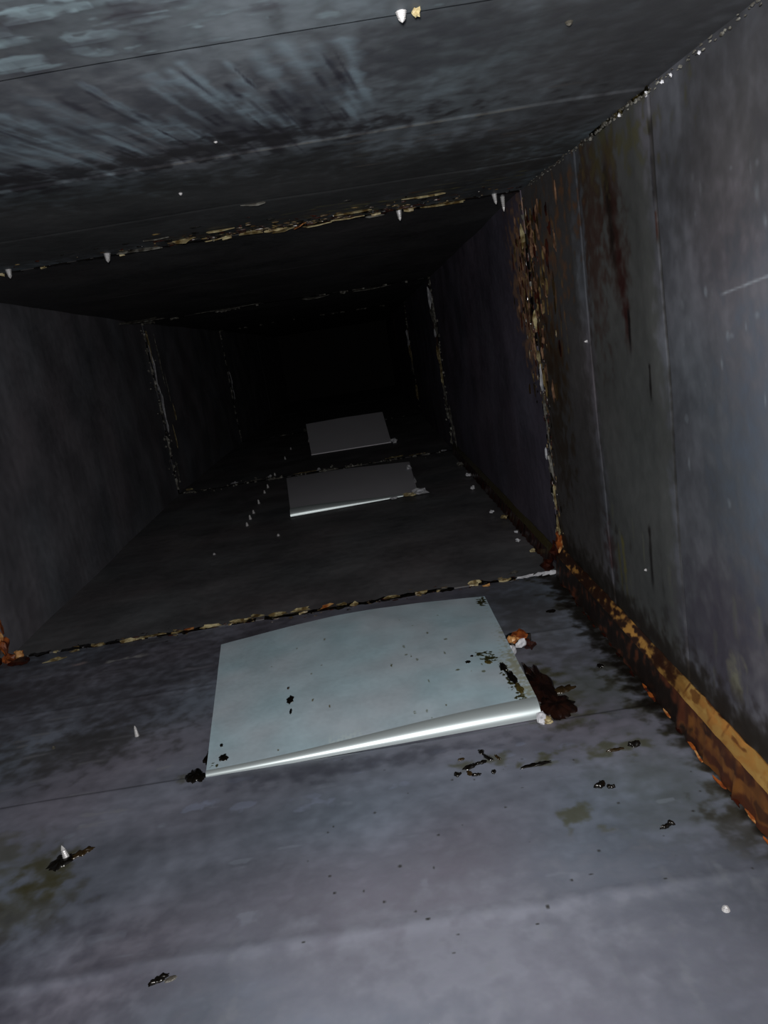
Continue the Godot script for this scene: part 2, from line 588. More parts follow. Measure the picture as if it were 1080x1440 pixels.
	g.streak(-0.45, 0.935, -0.42, 0.94, 0.006, Color(0.60, 0.55, 0.56), 0.8, 1.2)
	g.streak(-0.285, 0.86, -0.23, 0.86, 0.005, Color(0.5, 0.5, 0.55), 0.7, 1.0)
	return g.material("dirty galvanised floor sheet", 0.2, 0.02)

func paint_ceiling() -> StandardMaterial3D:
	var rng := RandomNumberGenerator.new()
	rng.seed = 102
	var g := Grime.new(UVA.ceiling.x, UVA.ceiling.y, -0.24, 1.0, 1000.0, 31, Color(0.335, 0.365, 0.395), true)
	# grease film towards the right side and towards the joint
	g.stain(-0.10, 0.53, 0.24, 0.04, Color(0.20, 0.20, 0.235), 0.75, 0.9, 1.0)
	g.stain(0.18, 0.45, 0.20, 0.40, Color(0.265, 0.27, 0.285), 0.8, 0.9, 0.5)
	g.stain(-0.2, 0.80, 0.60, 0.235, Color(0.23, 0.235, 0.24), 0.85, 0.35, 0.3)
	g.stain(-0.13, 0.46, 0.22, 0.11, Color(0.27, 0.285, 0.32), 0.8, 0.8, 0.8)
	# wiped streaks that let the zinc show
	for k in 150:
		var a := rng.randf_range(-0.30, 0.02)
		var d := rng.randf_range(0.36, 0.50)
		var l := rng.randf_range(0.04, 0.12)
		g.streak(a, d, a + l * 0.16, d + l, rng.randf_range(0.0015, 0.0075), Color(0.49, 0.56, 0.61), rng.randf_range(0.15, 0.8), 0.8)
	for k in 70:
		var a := rng.randf_range(-0.28, 0.02)
		var d := rng.randf_range(0.36, 0.54)
		var l := rng.randf_range(0.03, 0.09)
		g.streak(a, d, a + l * 0.16, d + l, rng.randf_range(0.001, 0.0035), Color(0.16, 0.16, 0.20), rng.randf_range(0.3, 0.8), 0.7)
	for k in 300:
		var a := rng.randfn(-0.12, 0.09)
		g.stain(a, rng.randf_range(0.22, 0.36), rng.randf_range(0.002, 0.011), rng.randf_range(0.001, 0.004), Color(0.52, 0.60, 0.64), rng.randf_range(0.1, 0.7), 0.9, 2.8)
	for k in 30:
		g.stain(rng.randf_range(-0.22, 0.02), rng.randf_range(0.24, 0.36), rng.randf_range(0.006, 0.02), rng.randf_range(0.003, 0.01), Color(0.2, 0.19, 0.22), rng.randf_range(0.1, 0.4), 0.8, 2.0)
	for k in 9:
		var a := -0.14 + k * 0.03
		g.streak(a, 0.5665, a + 0.05, 0.5665, 0.0016, Color(0.40, 0.38, 0.34), 0.4, 0.8)  # lit edge of the fold, painted as a pale line
	g.streak(-0.7, 0.3615, 0.6, 0.3615, 0.0018, Color(0.05, 0.05, 0.06), 1.0, 0.3)  # shaded side of the near fold, painted as a thin black line
	g.stain(-0.12, 0.545, 0.25, 0.028, Color(0.16, 0.16, 0.18), 0.8, 0.8, 1.4)
	# thin pale rubs right of the middle and by the joint
	for k in 18:
		var a := rng.randf_range(0.0, 0.14)
		var d := rng.randf_range(0.50, 0.70)
		g.streak(a, d, a + rng.randf_range(0.015, 0.05), d, 0.003, Color(0.40, 0.38, 0.37), rng.randf_range(0.2, 0.5), 1.6)
	for k in 130:
		var a := rng.randfn(-0.05, 0.11)
		var d := 0.996 - absf(rng.randfn(0.0, 0.07))
		g.streak(a, d, a + rng.randf_range(0.02, 0.07), d + rng.randf_range(-0.006, 0.006), rng.randf_range(0.002, 0.005), [Color(0.52, 0.50, 0.33), Color(0.44, 0.43, 0.36), Color(0.36, 0.25, 0.18)][k % 3], rng.randf_range(0.2, 0.9), 1.8)
	return g.material("greasy ceiling sheet", 0.15, 0.02)

func paint_right() -> StandardMaterial3D:
	var rng := RandomNumberGenerator.new()
	rng.seed = 103
	var g := Grime.new(UVA.right.x, UVA.right.y, -0.24, 1.0, 1000.0, 51, Color(0.325, 0.33, 0.36), false, 0.8)
	# matt green-grey film beyond the fold
	g.stain(0.26, 0.66, 0.60, 0.095, Color(0.285, 0.295, 0.29), 0.8, 0.12, 0.15)
	g.stain(0.26, 0.89, 0.60, 0.135, Color(0.25, 0.24, 0.24), 0.8, 0.2, 0.15)
	g.stain(0.25, 0.39, 0.18, 0.10, Color(0.355, 0.40, 0.465), 0.75, 0.9, 0.7)
	g.stain(0.43, 0.44, 0.08, 0.12, Color(0.26, 0.26, 0.27), 0.7, 0.9, 0.5)
	g.stain(0.09, 0.50, 0.08, 0.08, Color(0.255, 0.24, 0.29), 0.7, 0.9, 0.7)
	# rust runs from the top corner
	g.streak(0.49, 0.667, 0.33, 0.655, 0.030, Color(0.20, 0.12, 0.10), 0.95, 0.8)
	g.streak(0.47, 0.675, 0.36, 0.664, 0.010, Color(0.10, 0.065, 0.05), 0.95, 0.6)
	g.streak(0.40, 0.655, 0.30, 0.640, 0.010, Color(0.19, 0.08, 0.07), 0.9, 0.8)
	g.stain(0.43, 0.72, 0.075, 0.035, Color(0.24, 0.18, 0.15), 0.8, 0.7, 1.0)
	g.stain(0.38, 0.72, 0.08, 0.04, Color(0.24, 0.165, 0.15), 0.6, 0.7, 1.0)
	g.stain(0.40, 0.90, 0.075, 0.10, Color(0.44, 0.31, 0.22), 0.8, 0.9, 1.8)
	g.stain(0.37, 0.95, 0.10, 0.05, Color(0.38, 0.26, 0.18), 0.7, 0.9, 1.8)
	g.stain(0.29, 0.92, 0.08, 0.07, Color(0.25, 0.19, 0.12), 0.6, 0.8, 1.4)
	g.stain(0.20, 0.94, 0.10, 0.05, Color(0.19, 0.15, 0.11), 0.6, 0.8, 1.4)
	g.stain(0.47, 0.62, 0.022, 0.08, Color(0.33, 0.32, 0.20), 0.6, 0.8, 1.6)
	for k in 60:
		var a := rng.randf_range(0.30, 0.46)
		var d := rng.randf_range(0.84, 0.995)
		g.streak(a, d, a + rng.randf_range(0.008, 0.03), d, 0.0025, [Color(0.52, 0.38, 0.24), Color(0.12, 0.07, 0.05), Color(0.44, 0.40, 0.26)][k % 3], rng.randf_range(0.3, 0.8), 1.6)
	# shade in dirty open gaps of the folds, painted as black slits
	for s in [[0.475, 0.5635, 0.40, 0.5645, 0.0030], [0.345, 0.640, 0.30, 0.642, 0.0025], [0.30, 0.600, 0.265, 0.602, 0.0022], [0.16, 0.628, 0.09, 0.630, 0.003]]:
		g.streak(s[0], s[1], s[2], s[3], s[4] * 1.6, Color(0.05, 0.04, 0.04), 1.0, 0.3)
	g.streak(0.41, 0.566, 0.385, 0.566, 0.002, Color(0.20, 0.09, 0.06), 0.8, 0.5)
	g.streak(0.52, 0.5635, 0.0, 0.5655, 0.0018, Color(0.12, 0.12, 0.12), 0.9, 0.4)  # shade in both fold grooves, painted as thin dark lines here and below
	g.streak(0.52, 0.757, 0.0, 0.757, 0.0018, Color(0.10, 0.10, 0.10), 0.9, 0.4)
	# runs low on the wall
	for k in 46:
		var a := rng.randf_range(0.04, 0.16)
		var d := rng.randf_range(0.40, 0.75)
		g.streak(a, d, a - rng.randf_range(0.02, 0.06), d + rng.randf_range(-0.003, 0.003), rng.randf_range(0.002, 0.006), [Color(0.42, 0.43, 0.36), Color(0.17, 0.16, 0.15)][k % 2], rng.randf_range(0.2, 0.5), 1.4)
	g.streak(0.13, 0.712, 0.05, 0.707, 0.006, Color(0.40, 0.38, 0.20), 0.85, 0.9)
	g.streak(0.12, 0.725, 0.05, 0.722, 0.004, Color(0.36, 0.34, 0.18), 0.7, 0.9)
	g.stain(0.10, 0.755, 0.03, 0.02, Color(0.19, 0.10, 0.10), 0.7, 0.8, 1.0)
	g.streak(0.105, 0.480, 0.06, 0.478, 0.012, Color(0.50, 0.50, 0.42), 0.75, 1.2)
	# black line above the corner strip
	g.streak(0.046, 0.15, 0.046, 1.6, 0.018, Color(0.07, 0.05, 0.035), 1.0, 0.6)
	g.streak(0.046, 0.15, 0.046, 1.6, 0.028, Color(0.14, 0.12, 0.10), 0.7, 0.9)
	# scratch and small pale marks on the near panel
	g.streak(0.344, 0.475, 0.354, 0.385, 0.0013, Color(0.62, 0.66, 0.70), 0.7, 0.5)
	for k in 34:
		g.stain(rng.randf_range(0.2, 0.42), rng.randf_range(0.40, 0.54), rng.randf_range(0.002, 0.007), rng.randf_range(0.0015, 0.004), Color(0.54, 0.58, 0.62), rng.randf_range(0.15, 0.5), 0.8, 1.4)
	return g.material("grimy right wall sheet", 0.15, 0.02)

func paint_left() -> StandardMaterial3D:
	var g := Grime.new(UVA.left.x, UVA.left.y, -0.24, 1.0, 600.0, 61, Color(0.40, 0.41, 0.43), false, 0.6)
	g.stain(0.06, 0.97, 0.06, 0.05, Color(0.30, 0.16, 0.06), 0.8, 0.7, 1.5)
	return g.material("grimy left wall sheet", 0.15, 0.02)

# =====================================================================================
# joints between the sections
# =====================================================================================
# an uneven bead of old sealant along a joint; breaks where the noise is low
func bead(st: SurfaceTool, face: String, a1: float, a2: float, d: float, wide: float, high: float, sd: float, keep: float):
	var n := int(absf(a2 - a1) / 0.006) + 2
	var last = null
	st.set_smooth_group(-1)
	for k in n + 1:
		var a := lerpf(a1, a2, k / float(n))
		var q := rag.get_noise_2d(a * 22.0 + sd * 13.0, sd) 
		var here := q > keep
		var w := wide * (0.55 + 1.1 * absf(rag.get_noise_2d(a * 60.0, sd + 3.0)))
		var h := high * (0.35 + 1.5 * absf(rag.get_noise_2d(a * 75.0, sd + 7.0)))
		var dd := d + wide * 0.8 * rag.get_noise_2d(a * 30.0, sd + 11.0)
		var row := [pt(face, a, dd - w, -0.0015), pt(face, a, dd - w * 0.55, h * 0.9), pt(face, a, dd + w * 0.35, h), pt(face, a, dd + w, -0.0015)]
		if here and last != null:
			for j in 3:
				if face in ["floor", "left"]:
					quad(st, last[j], last[j + 1], row[j + 1], row[j])
					quad(st, row[j], row[j + 1], last[j + 1], last[j])
				else:
					quad(st, last[j], row[j], row[j + 1], last[j + 1])
			if k % 2 == 0:
				pass
		last = row if here else null

func build_joints():
	var rng := RandomNumberGenerator.new()
	rng.seed = 201
	var words := ["nearest duct joint, crusted with yellowish flaking sealant just behind the large bright plate", "middle duct joint, dark with pale broken sealant, behind the second plate", "farthest duct joint, barely lit, beyond the tilted third plate"]
	for j in 3:
		var d: float = JOINTS[j]
		var t := thing("duct_joint", words[j], "joint", Transform3D(Basis.IDENTITY, Vector3(0, 0, -d)))
		var back := Transform3D(Basis.IDENTITY, Vector3(0, 0, d))
		for face in ["floor", "ceiling", "right", "left"]:
			var sp := span(face, d)
			var st := tool()
			var keep: float = [[0.22, 0.2, 0.1, 0.1], [0.05, 0.1, -0.1, -0.1], [0.2, 0.2, 0.0, 0.0]][j][["floor", "ceiling", "right", "left"].find(face)]
			var tall: float = 0.0032 if j == 0 else 0.006
			bead(st, face, sp.x + 0.004, sp.y - 0.004, d, 0.0042 if j == 0 else 0.008, tall, 1.7 + j * 3.1 + face.length(), keep)
			var o := obj("sealant_bead", st, mats.sealant if j == 0 and face != "right" else mats.sealant_grey, t)
			o.transform = back
			o.set_meta("kind", "stuff")
			# dark grease that fills the gap beside the sealant
			st = tool()
			bead(st, face, sp.x + 0.003, sp.y - 0.003, d + 0.004, 0.009, 0.0012, 9.3 + j + face.length(), -0.35)
			o = obj("grease_line", st, mats.grease, t)
			o.transform = back
			o.set_meta("kind", "stuff")
	# chips of sealant big enough to tell apart, joint nearest the lens: [face, across, depth, length, width, turn, material]
	var t0 := get_node("duct_joint")
	var chips := [
		["floor", -0.475, 0.962, 0.036, 0.010, 0.2, "sealant"], ["floor", -0.458, 0.985, 0.014, 0.008, 0.0, "sealant"], ["floor", -0.425, 0.994, 0.018, 0.007, 0.3, "sealant"],
		["floor", -0.385, 0.998, 0.032, 0.010, 0.1, "sealant"], ["floor", -0.352, 1.0, 0.038, 0.010, 0.0, "sealant"], ["floor", -0.318, 0.996, 0.020, 0.010, 0.5, "sealant"],
		["floor", -0.300, 1.002, 0.016, 0.008, 0.2, "rust_pale"], ["floor", -0.268, 1.003, 0.040, 0.009, 0.05, "sealant"], ["floor", -0.232, 1.006, 0.034, 0.010, 0.1, "sealant"],
		["floor", -0.205, 1.012, 0.026, 0.012, -0.2, "sealant"], ["floor", -0.172, 1.008, 0.030, 0.010, 0.2, "sealant"], ["floor", -0.140, 1.012, 0.034, 0.012, 0.1, "sealant"],
		["floor", -0.105, 1.008, 0.022, 0.012, 0.5, "rust_pale"], ["floor", -0.082, 1.004, 0.022, 0.012, -0.4, "sealant"], ["floor", -0.064, 1.0, 0.016, 0.010, 0.2, "sealant"],
		["floor", -0.010, 1.004, 0.032, 0.009, 0.1, "sealant"], ["floor", 0.032, 1.0, 0.024, 0.008, 0.1, "sealant"], ["floor", 0.060, 0.998, 0.016, 0.008, 0.1, "sealant_grey"],
		["floor", 0.108, 1.004, 0.024, 0.012, 0.2, "sealant"], ["floor", 0.122, 0.985, 0.014, 0.008, 0.2, "rust_pale"], ["floor", 0.168, 1.022, 0.022, 0.008, 0.1, "sealant_grey"],
		["ceiling", -0.245, 0.975, 0.060, 0.010, 0.0, "sealant_grey"], ["ceiling", -0.190, 0.955, 0.045, 0.012, 0.1, "sealant"], ["ceiling", -0.155, 0.985, 0.036, 0.018, 0.3, "sealant"],
		["ceiling", -0.110, 0.975, 0.044, 0.016, 0.1, "sealant"], ["ceiling", -0.070, 0.990, 0.034, 0.018, 0.4, "sealant"], ["ceiling", -0.052, 0.972, 0.030, 0.020, 1.0, "rust_pale"],
		["ceiling", -0.030, 0.995, 0.038, 0.014, 0.1, "sealant"], ["ceiling", 0.010, 0.985, 0.050, 0.010, 0.0, "sealant"], ["ceiling", 0.135, 0.995, 0.060, 0.008, 0.05, "sealant"],
		["ceiling", 0.045, 1.0, 0.030, 0.008, 0.05, "sealant_grey"], ["ceiling", -0.078, 0.780, 0.034, 0.010, 0.0, "sealant_grey"], ["ceiling", -0.21, 0.90, 0.038, 0.007, 0.0, "sealant_grey"],
		["ceiling", 0.10, 0.90, 0.05, 0.007, 0.0, "sealant"], ["ceiling", -0.14, 0.905, 0.04, 0.008, 0.0, "sealant"], ["ceiling", 0.02, 0.93, 0.05, 0.008, 0.1, "sealant"],
		["right", 0.452, 1.012, 0.030, 0.012, 0.0, "sealant"], 
		["right", 0.345, 0.985, 0.026, 0.010, 0.0, "sealant"],
		["right", 0.296, 0.99, 0.026, 0.012, 0.1, "sealant"], ["right", 0.272, 0.985, 0.034, 0.012, 0.0, "white"], ["right", 0.235, 0.99, 0.048, 0.007, 0.05, "sealant_grey"],
		["right", 0.195, 0.985, 0.050, 0.008, 0.0, "sealant_grey"], ["right", 0.165, 1.01, 0.020, 0.008, 0.0, "white"], ["right", 0.150, 0.985, 0.036, 0.008, 0.1, "sealant_grey"],
		["right", 0.110, 0.985, 0.034, 0.007, 0.0, "sealant"], ["right", 0.075, 0.985, 0.030, 0.008, 0.1, "sealant"], ["right", 0.040, 0.985, 0.034, 0.012, 0.0, "rust_pale"],
		
		["left", 0.05, 1.0, 0.030, 0.016, 0.0, "rust"], ["left", 0.09, 1.002, 0.022, 0.01, 0.0, "sealant"],
	]
	for c in chips:
		var st := tool()
		var fr := frame(c[0], c[1], c[2], 0.002, c[5])
		var tilt := fr * Transform3D(Basis(Vector3.RIGHT, rng.randf_range(0.6, 1.15)), Vector3.ZERO)
		flake(st, tilt, c[3], c[4] * 0.8, c[4] * rng.randf_range(0.2, 0.6), 0.0012, rng)
		var o := obj("sealant_flake", st, mats[c[6]], t0)
		o.transform = Transform3D(Basis.IDENTITY, Vector3(0, 0, 1.0))
	# upright filaments of rust scale and grease on the right wall, before and behind the gap
	for k in 150:
		var behind := k % 2 == 0
		var a := rng.randf_range(0.35, 0.475) if k < 124 else rng.randf_range(0.25, 0.36)
		var d := (1.012 + absf(rng.randfn(0.0, 0.035))) if behind else (0.985 - absf(rng.randfn(0.0, 0.05)))
		var lx := rng.randf_range(0.010, 0.034)
		var lz := rng.randf_range(0.0016, 0.004) * (1.7 if not behind else 1.0)
		var st := tool()
		flake(st, frame("right", a, d, 0.001, rng.randf_range(-0.12, 0.12)) * Transform3D(Basis(Vector3.RIGHT, rng.randf_range(0.3, 1.0)), Vector3.ZERO), lx, lz, lz * 0.25, 0.0008, rng)
		var o := obj("rust_flake", st, mats[["rust_brown", "sealant_brown", "rust_dark", "rust_brown", "grease_brown"][k % 5]], t0)
		o.transform = Transform3D(Basis.IDENTITY, Vector3(0, 0, 1.0))
	# chips on the second joint
	var t1 := get_node("duct_joint_001")
	for c in [
		["left", 0.435, 2.24, 0.10, 0.016, "sealant"], ["left", 0.375, 2.24, 0.12, 0.020, "white"], ["left", 0.285, 2.25, 0.10, 0.026, "white"], ["left", 0.225, 2.25, 0.07, 0.018, "white"],
		["left", 0.40, 2.33, 0.14, 0.014, "sealant_grey"], ["left", 0.31, 2.36, 0.12, 0.012, "sealant_grey"], ["left", 0.235, 2.38, 0.05, 0.014, "sealant"], ["left", 0.17, 2.33, 0.08, 0.012, "sealant"],
		["left", 0.06, 2.26, 0.05, 0.016, "sealant_grey"],
		["right", 0.455, 2.25, 0.07, 0.030, "white"], ["right", 0.405, 2.26, 0.07, 0.030, "sealant_grey"], ["right", 0.36, 2.2, 0.05, 0.022, "sealant_grey"], ["right", 0.35, 2.25, 0.03, 0.022, "white"],
		["right", 0.29, 2.22, 0.05, 0.030, "sealant"], ["right", 0.235, 2.22, 0.08, 0.018, "sealant"], ["right", 0.165, 2.22, 0.08, 0.016, "sealant_grey"], ["right", 0.10, 2.14, 0.09, 0.018, "sealant_grey"],
		["right", 0.06, 2.10, 0.06, 0.014, "sealant_grey"],
		["floor", -0.44, 2.25, 0.03, 0.03, "white"], ["floor", -0.58, 2.25, 0.03, 0.03, "sealant"], ["floor", -0.33, 2.24, 0.02, 0.04, "white"], ["floor", -0.18, 2.24, 0.02, 0.03, "white"],
		["floor", 0.05, 2.25, 0.09, 0.018, "sealant"], ["floor", 0.20, 2.22, 0.03, 0.026, "white"], ["floor", -0.38, 2.24, 0.10, 0.010, "sealant_grey"], ["floor", -0.22, 2.24, 0.10, 0.010, "sealant"], ["floor", 0.12, 2.24, 0.08, 0.008, "sealant"],
		["ceiling", -0.55, 2.0, 0.16, 0.05, "sealant_grey"], ["ceiling", -0.34, 2.12, 0.16, 0.03, "sealant_grey"], ["ceiling", 0.06, 2.2, 0.09, 0.03, "sealant_grey"], ["ceiling", -0.1, 2.2, 0.08, 0.03, "sealant_grey"],
	]:
		var st := tool()
		flake(st, frame(c[0], c[1], c[2], 0.005) * Transform3D(Basis(Vector3.RIGHT, 0.8), Vector3.ZERO), c[3] * (0.75 if c[0] == "floor" else 1.1), c[4] * {"floor": 0.55, "ceiling": 0.7, "left": 1.2, "right": 0.8}[c[0]], c[4] * 0.4, 0.0015, rng)
		var o := obj("sealant_flake", st, mats[c[5]], t1)
		o.transform = Transform3D(Basis.IDENTITY, Vector3(0, 0, 2.24))
	var t2 := get_node("duct_joint_002")
	for c in [["right", 0.335, 3.48, 0.10, 0.03, "white"], ["right", 0.28, 3.45, 0.10, 0.03, "sealant"], ["right", 0.22, 3.45, 0.08, 0.03, "sealant_grey"], ["right", 0.10, 3.40, 0.08, 0.03, "sealant"], ["left", 0.29, 3.48, 0.09, 0.03, "white"], ["left", 0.22, 3.48, 0.06, 0.04, "white"], ["floor", -0.30, 3.44, 0.04, 0.05, "sealant_grey"]]:
		var st := tool()
		flake(st, frame(c[0], c[1], c[2], 0.006) * Transform3D(Basis(Vector3.RIGHT, 0.7), Vector3.ZERO), c[3], c[4], c[4] * 0.4, 0.0015, rng)
		var o := obj("sealant_flake", st, mats[c[5]], t2)
		o.transform = Transform3D(Basis.IDENTITY, Vector3(0, 0, 3.48))
	# the finest scurf round the nearest joint: nobody could count it
	for pair in [["sealant_crumbs", "sealant_brown"], ["rust_crumbs", "rust_dark"], ["grease_crumbs", "grease"]]:
		var st := tool()
		for k in 260:
			var face: String = ["floor", "ceiling", "ceiling", "right", "right"][k % 5]
			var sp := span(face, 1.0)
			var a := rng.randf_range(sp.x + 0.08, sp.y - 0.02)
			var d := 1.0 + rng.randfn(0.0, 0.008)
			if face == "ceiling":
				a = rng.randfn(-0.04, 0.13)
				d = 1.0 - absf(rng.randfn(0.0, 0.045))
			elif face == "right":
				a = rng.randfn(0.36, 0.06) if k % 2 == 0 else rng.randf_range(0.01, 0.3)
				d = 1.0 + rng.randfn(0.0, 0.03) if k % 2 == 0 else 0.99 + rng.randfn(0.0, 0.010)
			if a < sp.x + 0.01 or a > sp.y - 0.01:
				continue
			var s := rng.randf_range(0.0004, 0.0012)
			lump(st, frame(face, a, d, s * 0.5, rng.randf_range(-0.2, 0.2)), Vector3(s * rng.randf_range(1.0, 6.0), s, s), rng, 0.5, false)
		var o := obj(pair[0], st, mats[pair[1]], t0)
		o.transform = Transform3D(Basis.IDENTITY, Vector3(0, 0, 1.0))
		o.set_meta("kind", "stuff")
	var st2 := tool()
	for k in 170:
		var face: String = ["left", "right", "floor"][k % 3]
		var a := rng.randf_range(0.02, 0.49) if face != "floor" else rng.randf_range(-0.58, 0.21)
		var s := rng.randf_range(0.0015, 0.0042)
		lump(st2, frame(face, a, 2.24 + rng.randfn(0.0, 0.03), s * 0.5, rng.randf() * 3.0), Vector3(s, s, s), rng, 0.5, false)
	var o2 := obj("sealant_crumbs", st2, mats.sealant_grey, t1)
	o2.transform = Transform3D(Basis.IDENTITY, Vector3(0, 0, 2.24))
	o2.set_meta("kind", "stuff")

# =====================================================================================
# rusty angle strips in the lower right corner
# =====================================================================================
func rust_texture(sd: int, base: Color, hot: Color, dark: Color, dark_from: float, res := 700.0) -> StandardMaterial3D:
	var rng := RandomNumberGenerator.new()
	rng.seed = sd
	var g := Grime.new(0.0, 0.06, 0.2, 1.0, res, sd, base, true, 1.2)
	for k in 46:
		g.stain(rng.randf_range(0.0, 0.05), rng.randf_range(0.3, 0.7), rng.randf_range(0.003, 0.010), rng.randf_range(0.006, 0.03), hot, rng.randf_range(0.2, 0.8), 0.6, 2.2)
	for k in 34:
		g.stain(rng.randf_range(0.0, 0.05), rng.randf_range(0.3, 0.75), rng.randf_range(0.002, 0.006), rng.randf_range(0.004, 0.02), dark, rng.randf_range(0.3, 0.9), 0.5, 2.2)
	for k in 22:
		var d := rng.randf_range(0.3, 0.75)
		g.streak(0.05, d, 0.02, d + rng.randf_range(-0.004, 0.004), 0.0016, dark, 0.8, 1.2)
	for k in 70:
		g.stain(rng.randf_range(0.0, 0.05), dark_from + 0.006 * k + rng.randf_range(-0.02, 0.05), 0.018, 0.034, dark * 0.6, 0.85, 0.7, 1.6)
	return g.material("rusty angle", 0.0, 0.03)

func strip(st: SurfaceTool, d1: float, d2: float, low: Array, high: Array, ragged: float, sd: float, v1: float, v2: float):
	# a band along the corner between two (x offset from the right wall, y) edges, with its own thickness
	var n := int((d2 - d1) / 0.006)
	var rows := []
	for k in n + 1:
		var d := lerpf(d1, d2, k / float(n))
		var xr := x_right(d)
		var j := ragged * rag.get_noise_2d(d * 55.0, sd)
		var j2 := 0.0007 * rag.get_noise_2d(d * 30.0, sd + 5.0)
		var p := Vector3(xr - low[0] - maxf(j, -ragged * 0.2) * 1.2, low[1] + maxf(0.0, j) * 0.2, -d)
		var q := Vector3(xr - high[0] + j2, high[1] + j2 * 1.4 - absf(j) * 0.15, -d)
		var out := Vector3(q.y - p.y, -(q.x - p.x), 0).normalized() * 0.0016      # outward (away from the room)
		rows.append([p, q, q + out, p + out, d])
	var u := [v1, v2, v2, v1]
	for k in n:
		for e in 4:
			var f := (e + 1) % 4
			st.set_smooth_group(e + 1)
			var c := [rows[k][e], rows[k][f], rows[k + 1][f], rows[k + 1][e]]
			var uv := [Vector2(u[e] / 0.06, (rows[k][4] - 0.2) / 0.8), Vector2(u[f] / 0.06, (rows[k][4] - 0.2) / 0.8), Vector2(u[f] / 0.06, (rows[k + 1][4] - 0.2) / 0.8), Vector2(u[e] / 0.06, (rows[k + 1][4] - 0.2) / 0.8)]
			for i in [0, 2, 1, 0, 3, 2]:
				st.set_uv(uv[i])
				st.add_vertex(c[i])

func build_corner_angles():
	var rng := RandomNumberGenerator.new()
	rng.seed = 301
	var t := thing("corner_angle", "rusty orange and brown angle strip along the lower right corner, nearest the lens", "angle strip", Transform3D(Basis.IDENTITY, Vector3(x_right(0.6), 0, -0.6)))
	var back := Transform3D(Basis.IDENTITY, -t.position)
	var st := tool()
	strip(st, 0.22, 0.985, [0.013, 0.0005], [0.0085, 0.029], 0.004, 1.0, 0.0, 0.032)
	var o := obj("rusty_face", st, rust_texture(81, Color(0.27, 0.13, 0.05), Color(0.45, 0.285, 0.12), Color(0.13, 0.055, 0.03), 0.58), t)
	o.transform = back
	st = tool()
	strip(st, 0.22, 0.975, [0.0088, 0.029], [0.0015, 0.0405], 0.0006, 2.0, 0.02, 0.045)
	o = obj("tan_lip", st, rust_texture(82, Color(0.58, 0.42, 0.20), Color(0.62, 0.50, 0.28), Color(0.27, 0.13, 0.05), 0.62), t)
	o.transform = back
	o.set_meta("label", "paler tan lip along the top of the rusty strip")
	# lifted rust scale along its foot
	for k in 24:
		var d := 0.36 + k * 0.025 + rng.randf_range(-0.006, 0.006)
		st = tool()
		var tr := Transform3D(Basis(Vector3.UP, rng.randf_range(1.48, 1.66)) * Basis(Vector3.RIGHT, rng.randf_range(-0.3, 0.3)), Vector3(x_right(d) - 0.0145 + rng.randf_range(-0.002, 0.002), 0.002, -d))
		var big := rng.randf_range(0.5, 1.15)
		flake(st, tr, 0.020 * big, 0.0034 * big, 0.001, 0.0008, rng)
		var m = mats.rust_dark if d > 0.66 or k % 4 == 0 else ([mats.rust_pale, mats.rust, mats.rust][k % 3])
		o = obj("rust_scale", st, m, t)
		o.transform = back
	# the same strip in the next section, thin and grease-green
	t = thing("corner_angle", "thin greasy green-brown angle strip in the lower right corner past the nearest joint", "angle strip", Transform3D(Basis.IDENTITY, Vector3(x_right(1.5), 0, -1.5)))
	back = Transform3D(Basis.IDENTITY, -t.position)
	st = tool()
	strip(st, 1.02, 2.2, [0.011, 0.0005], [0.006, 0.018], 0.004, 3.0, 0.0, 0.03)
	o = obj("greasy_face", st, mats.rust_dark, t)
	o.transform = back
	st = tool()
	strip(st, 1.02, 2.2, [0.006, 0.018], [0.001, 0.028], 0.001, 4.0, 0.0, 0.03)
	o = obj("greasy_lip", st, mats.grease_olive, t)
	o.transform = back
	for p in [[0.213, 1.10, 0.006, "sealant"], [0.205, 1.168, 0.005, "white"], [0.213, 1.22, 0.004, "white"], [0.200, 1.385, 0.006, "white"], [0.214, 1.33, 0.008, "sealant"], [0.200, 1.633, 0.008, "white"], [0.214, 1.79, 0.009, "white"], [0.214, 1.95, 0.012, "sealant_grey"]]:
		st = tool()
		lump(st, Transform3D(Basis.IDENTITY, Vector3(p[0], 0.004, -p[1])), Vector3(p[2], p[2] * 0.7, p[2]) * 0.7, rng, 0.6)
		o = obj("sealant_crumb", st, mats[p[3]], t)
		o.transform = back

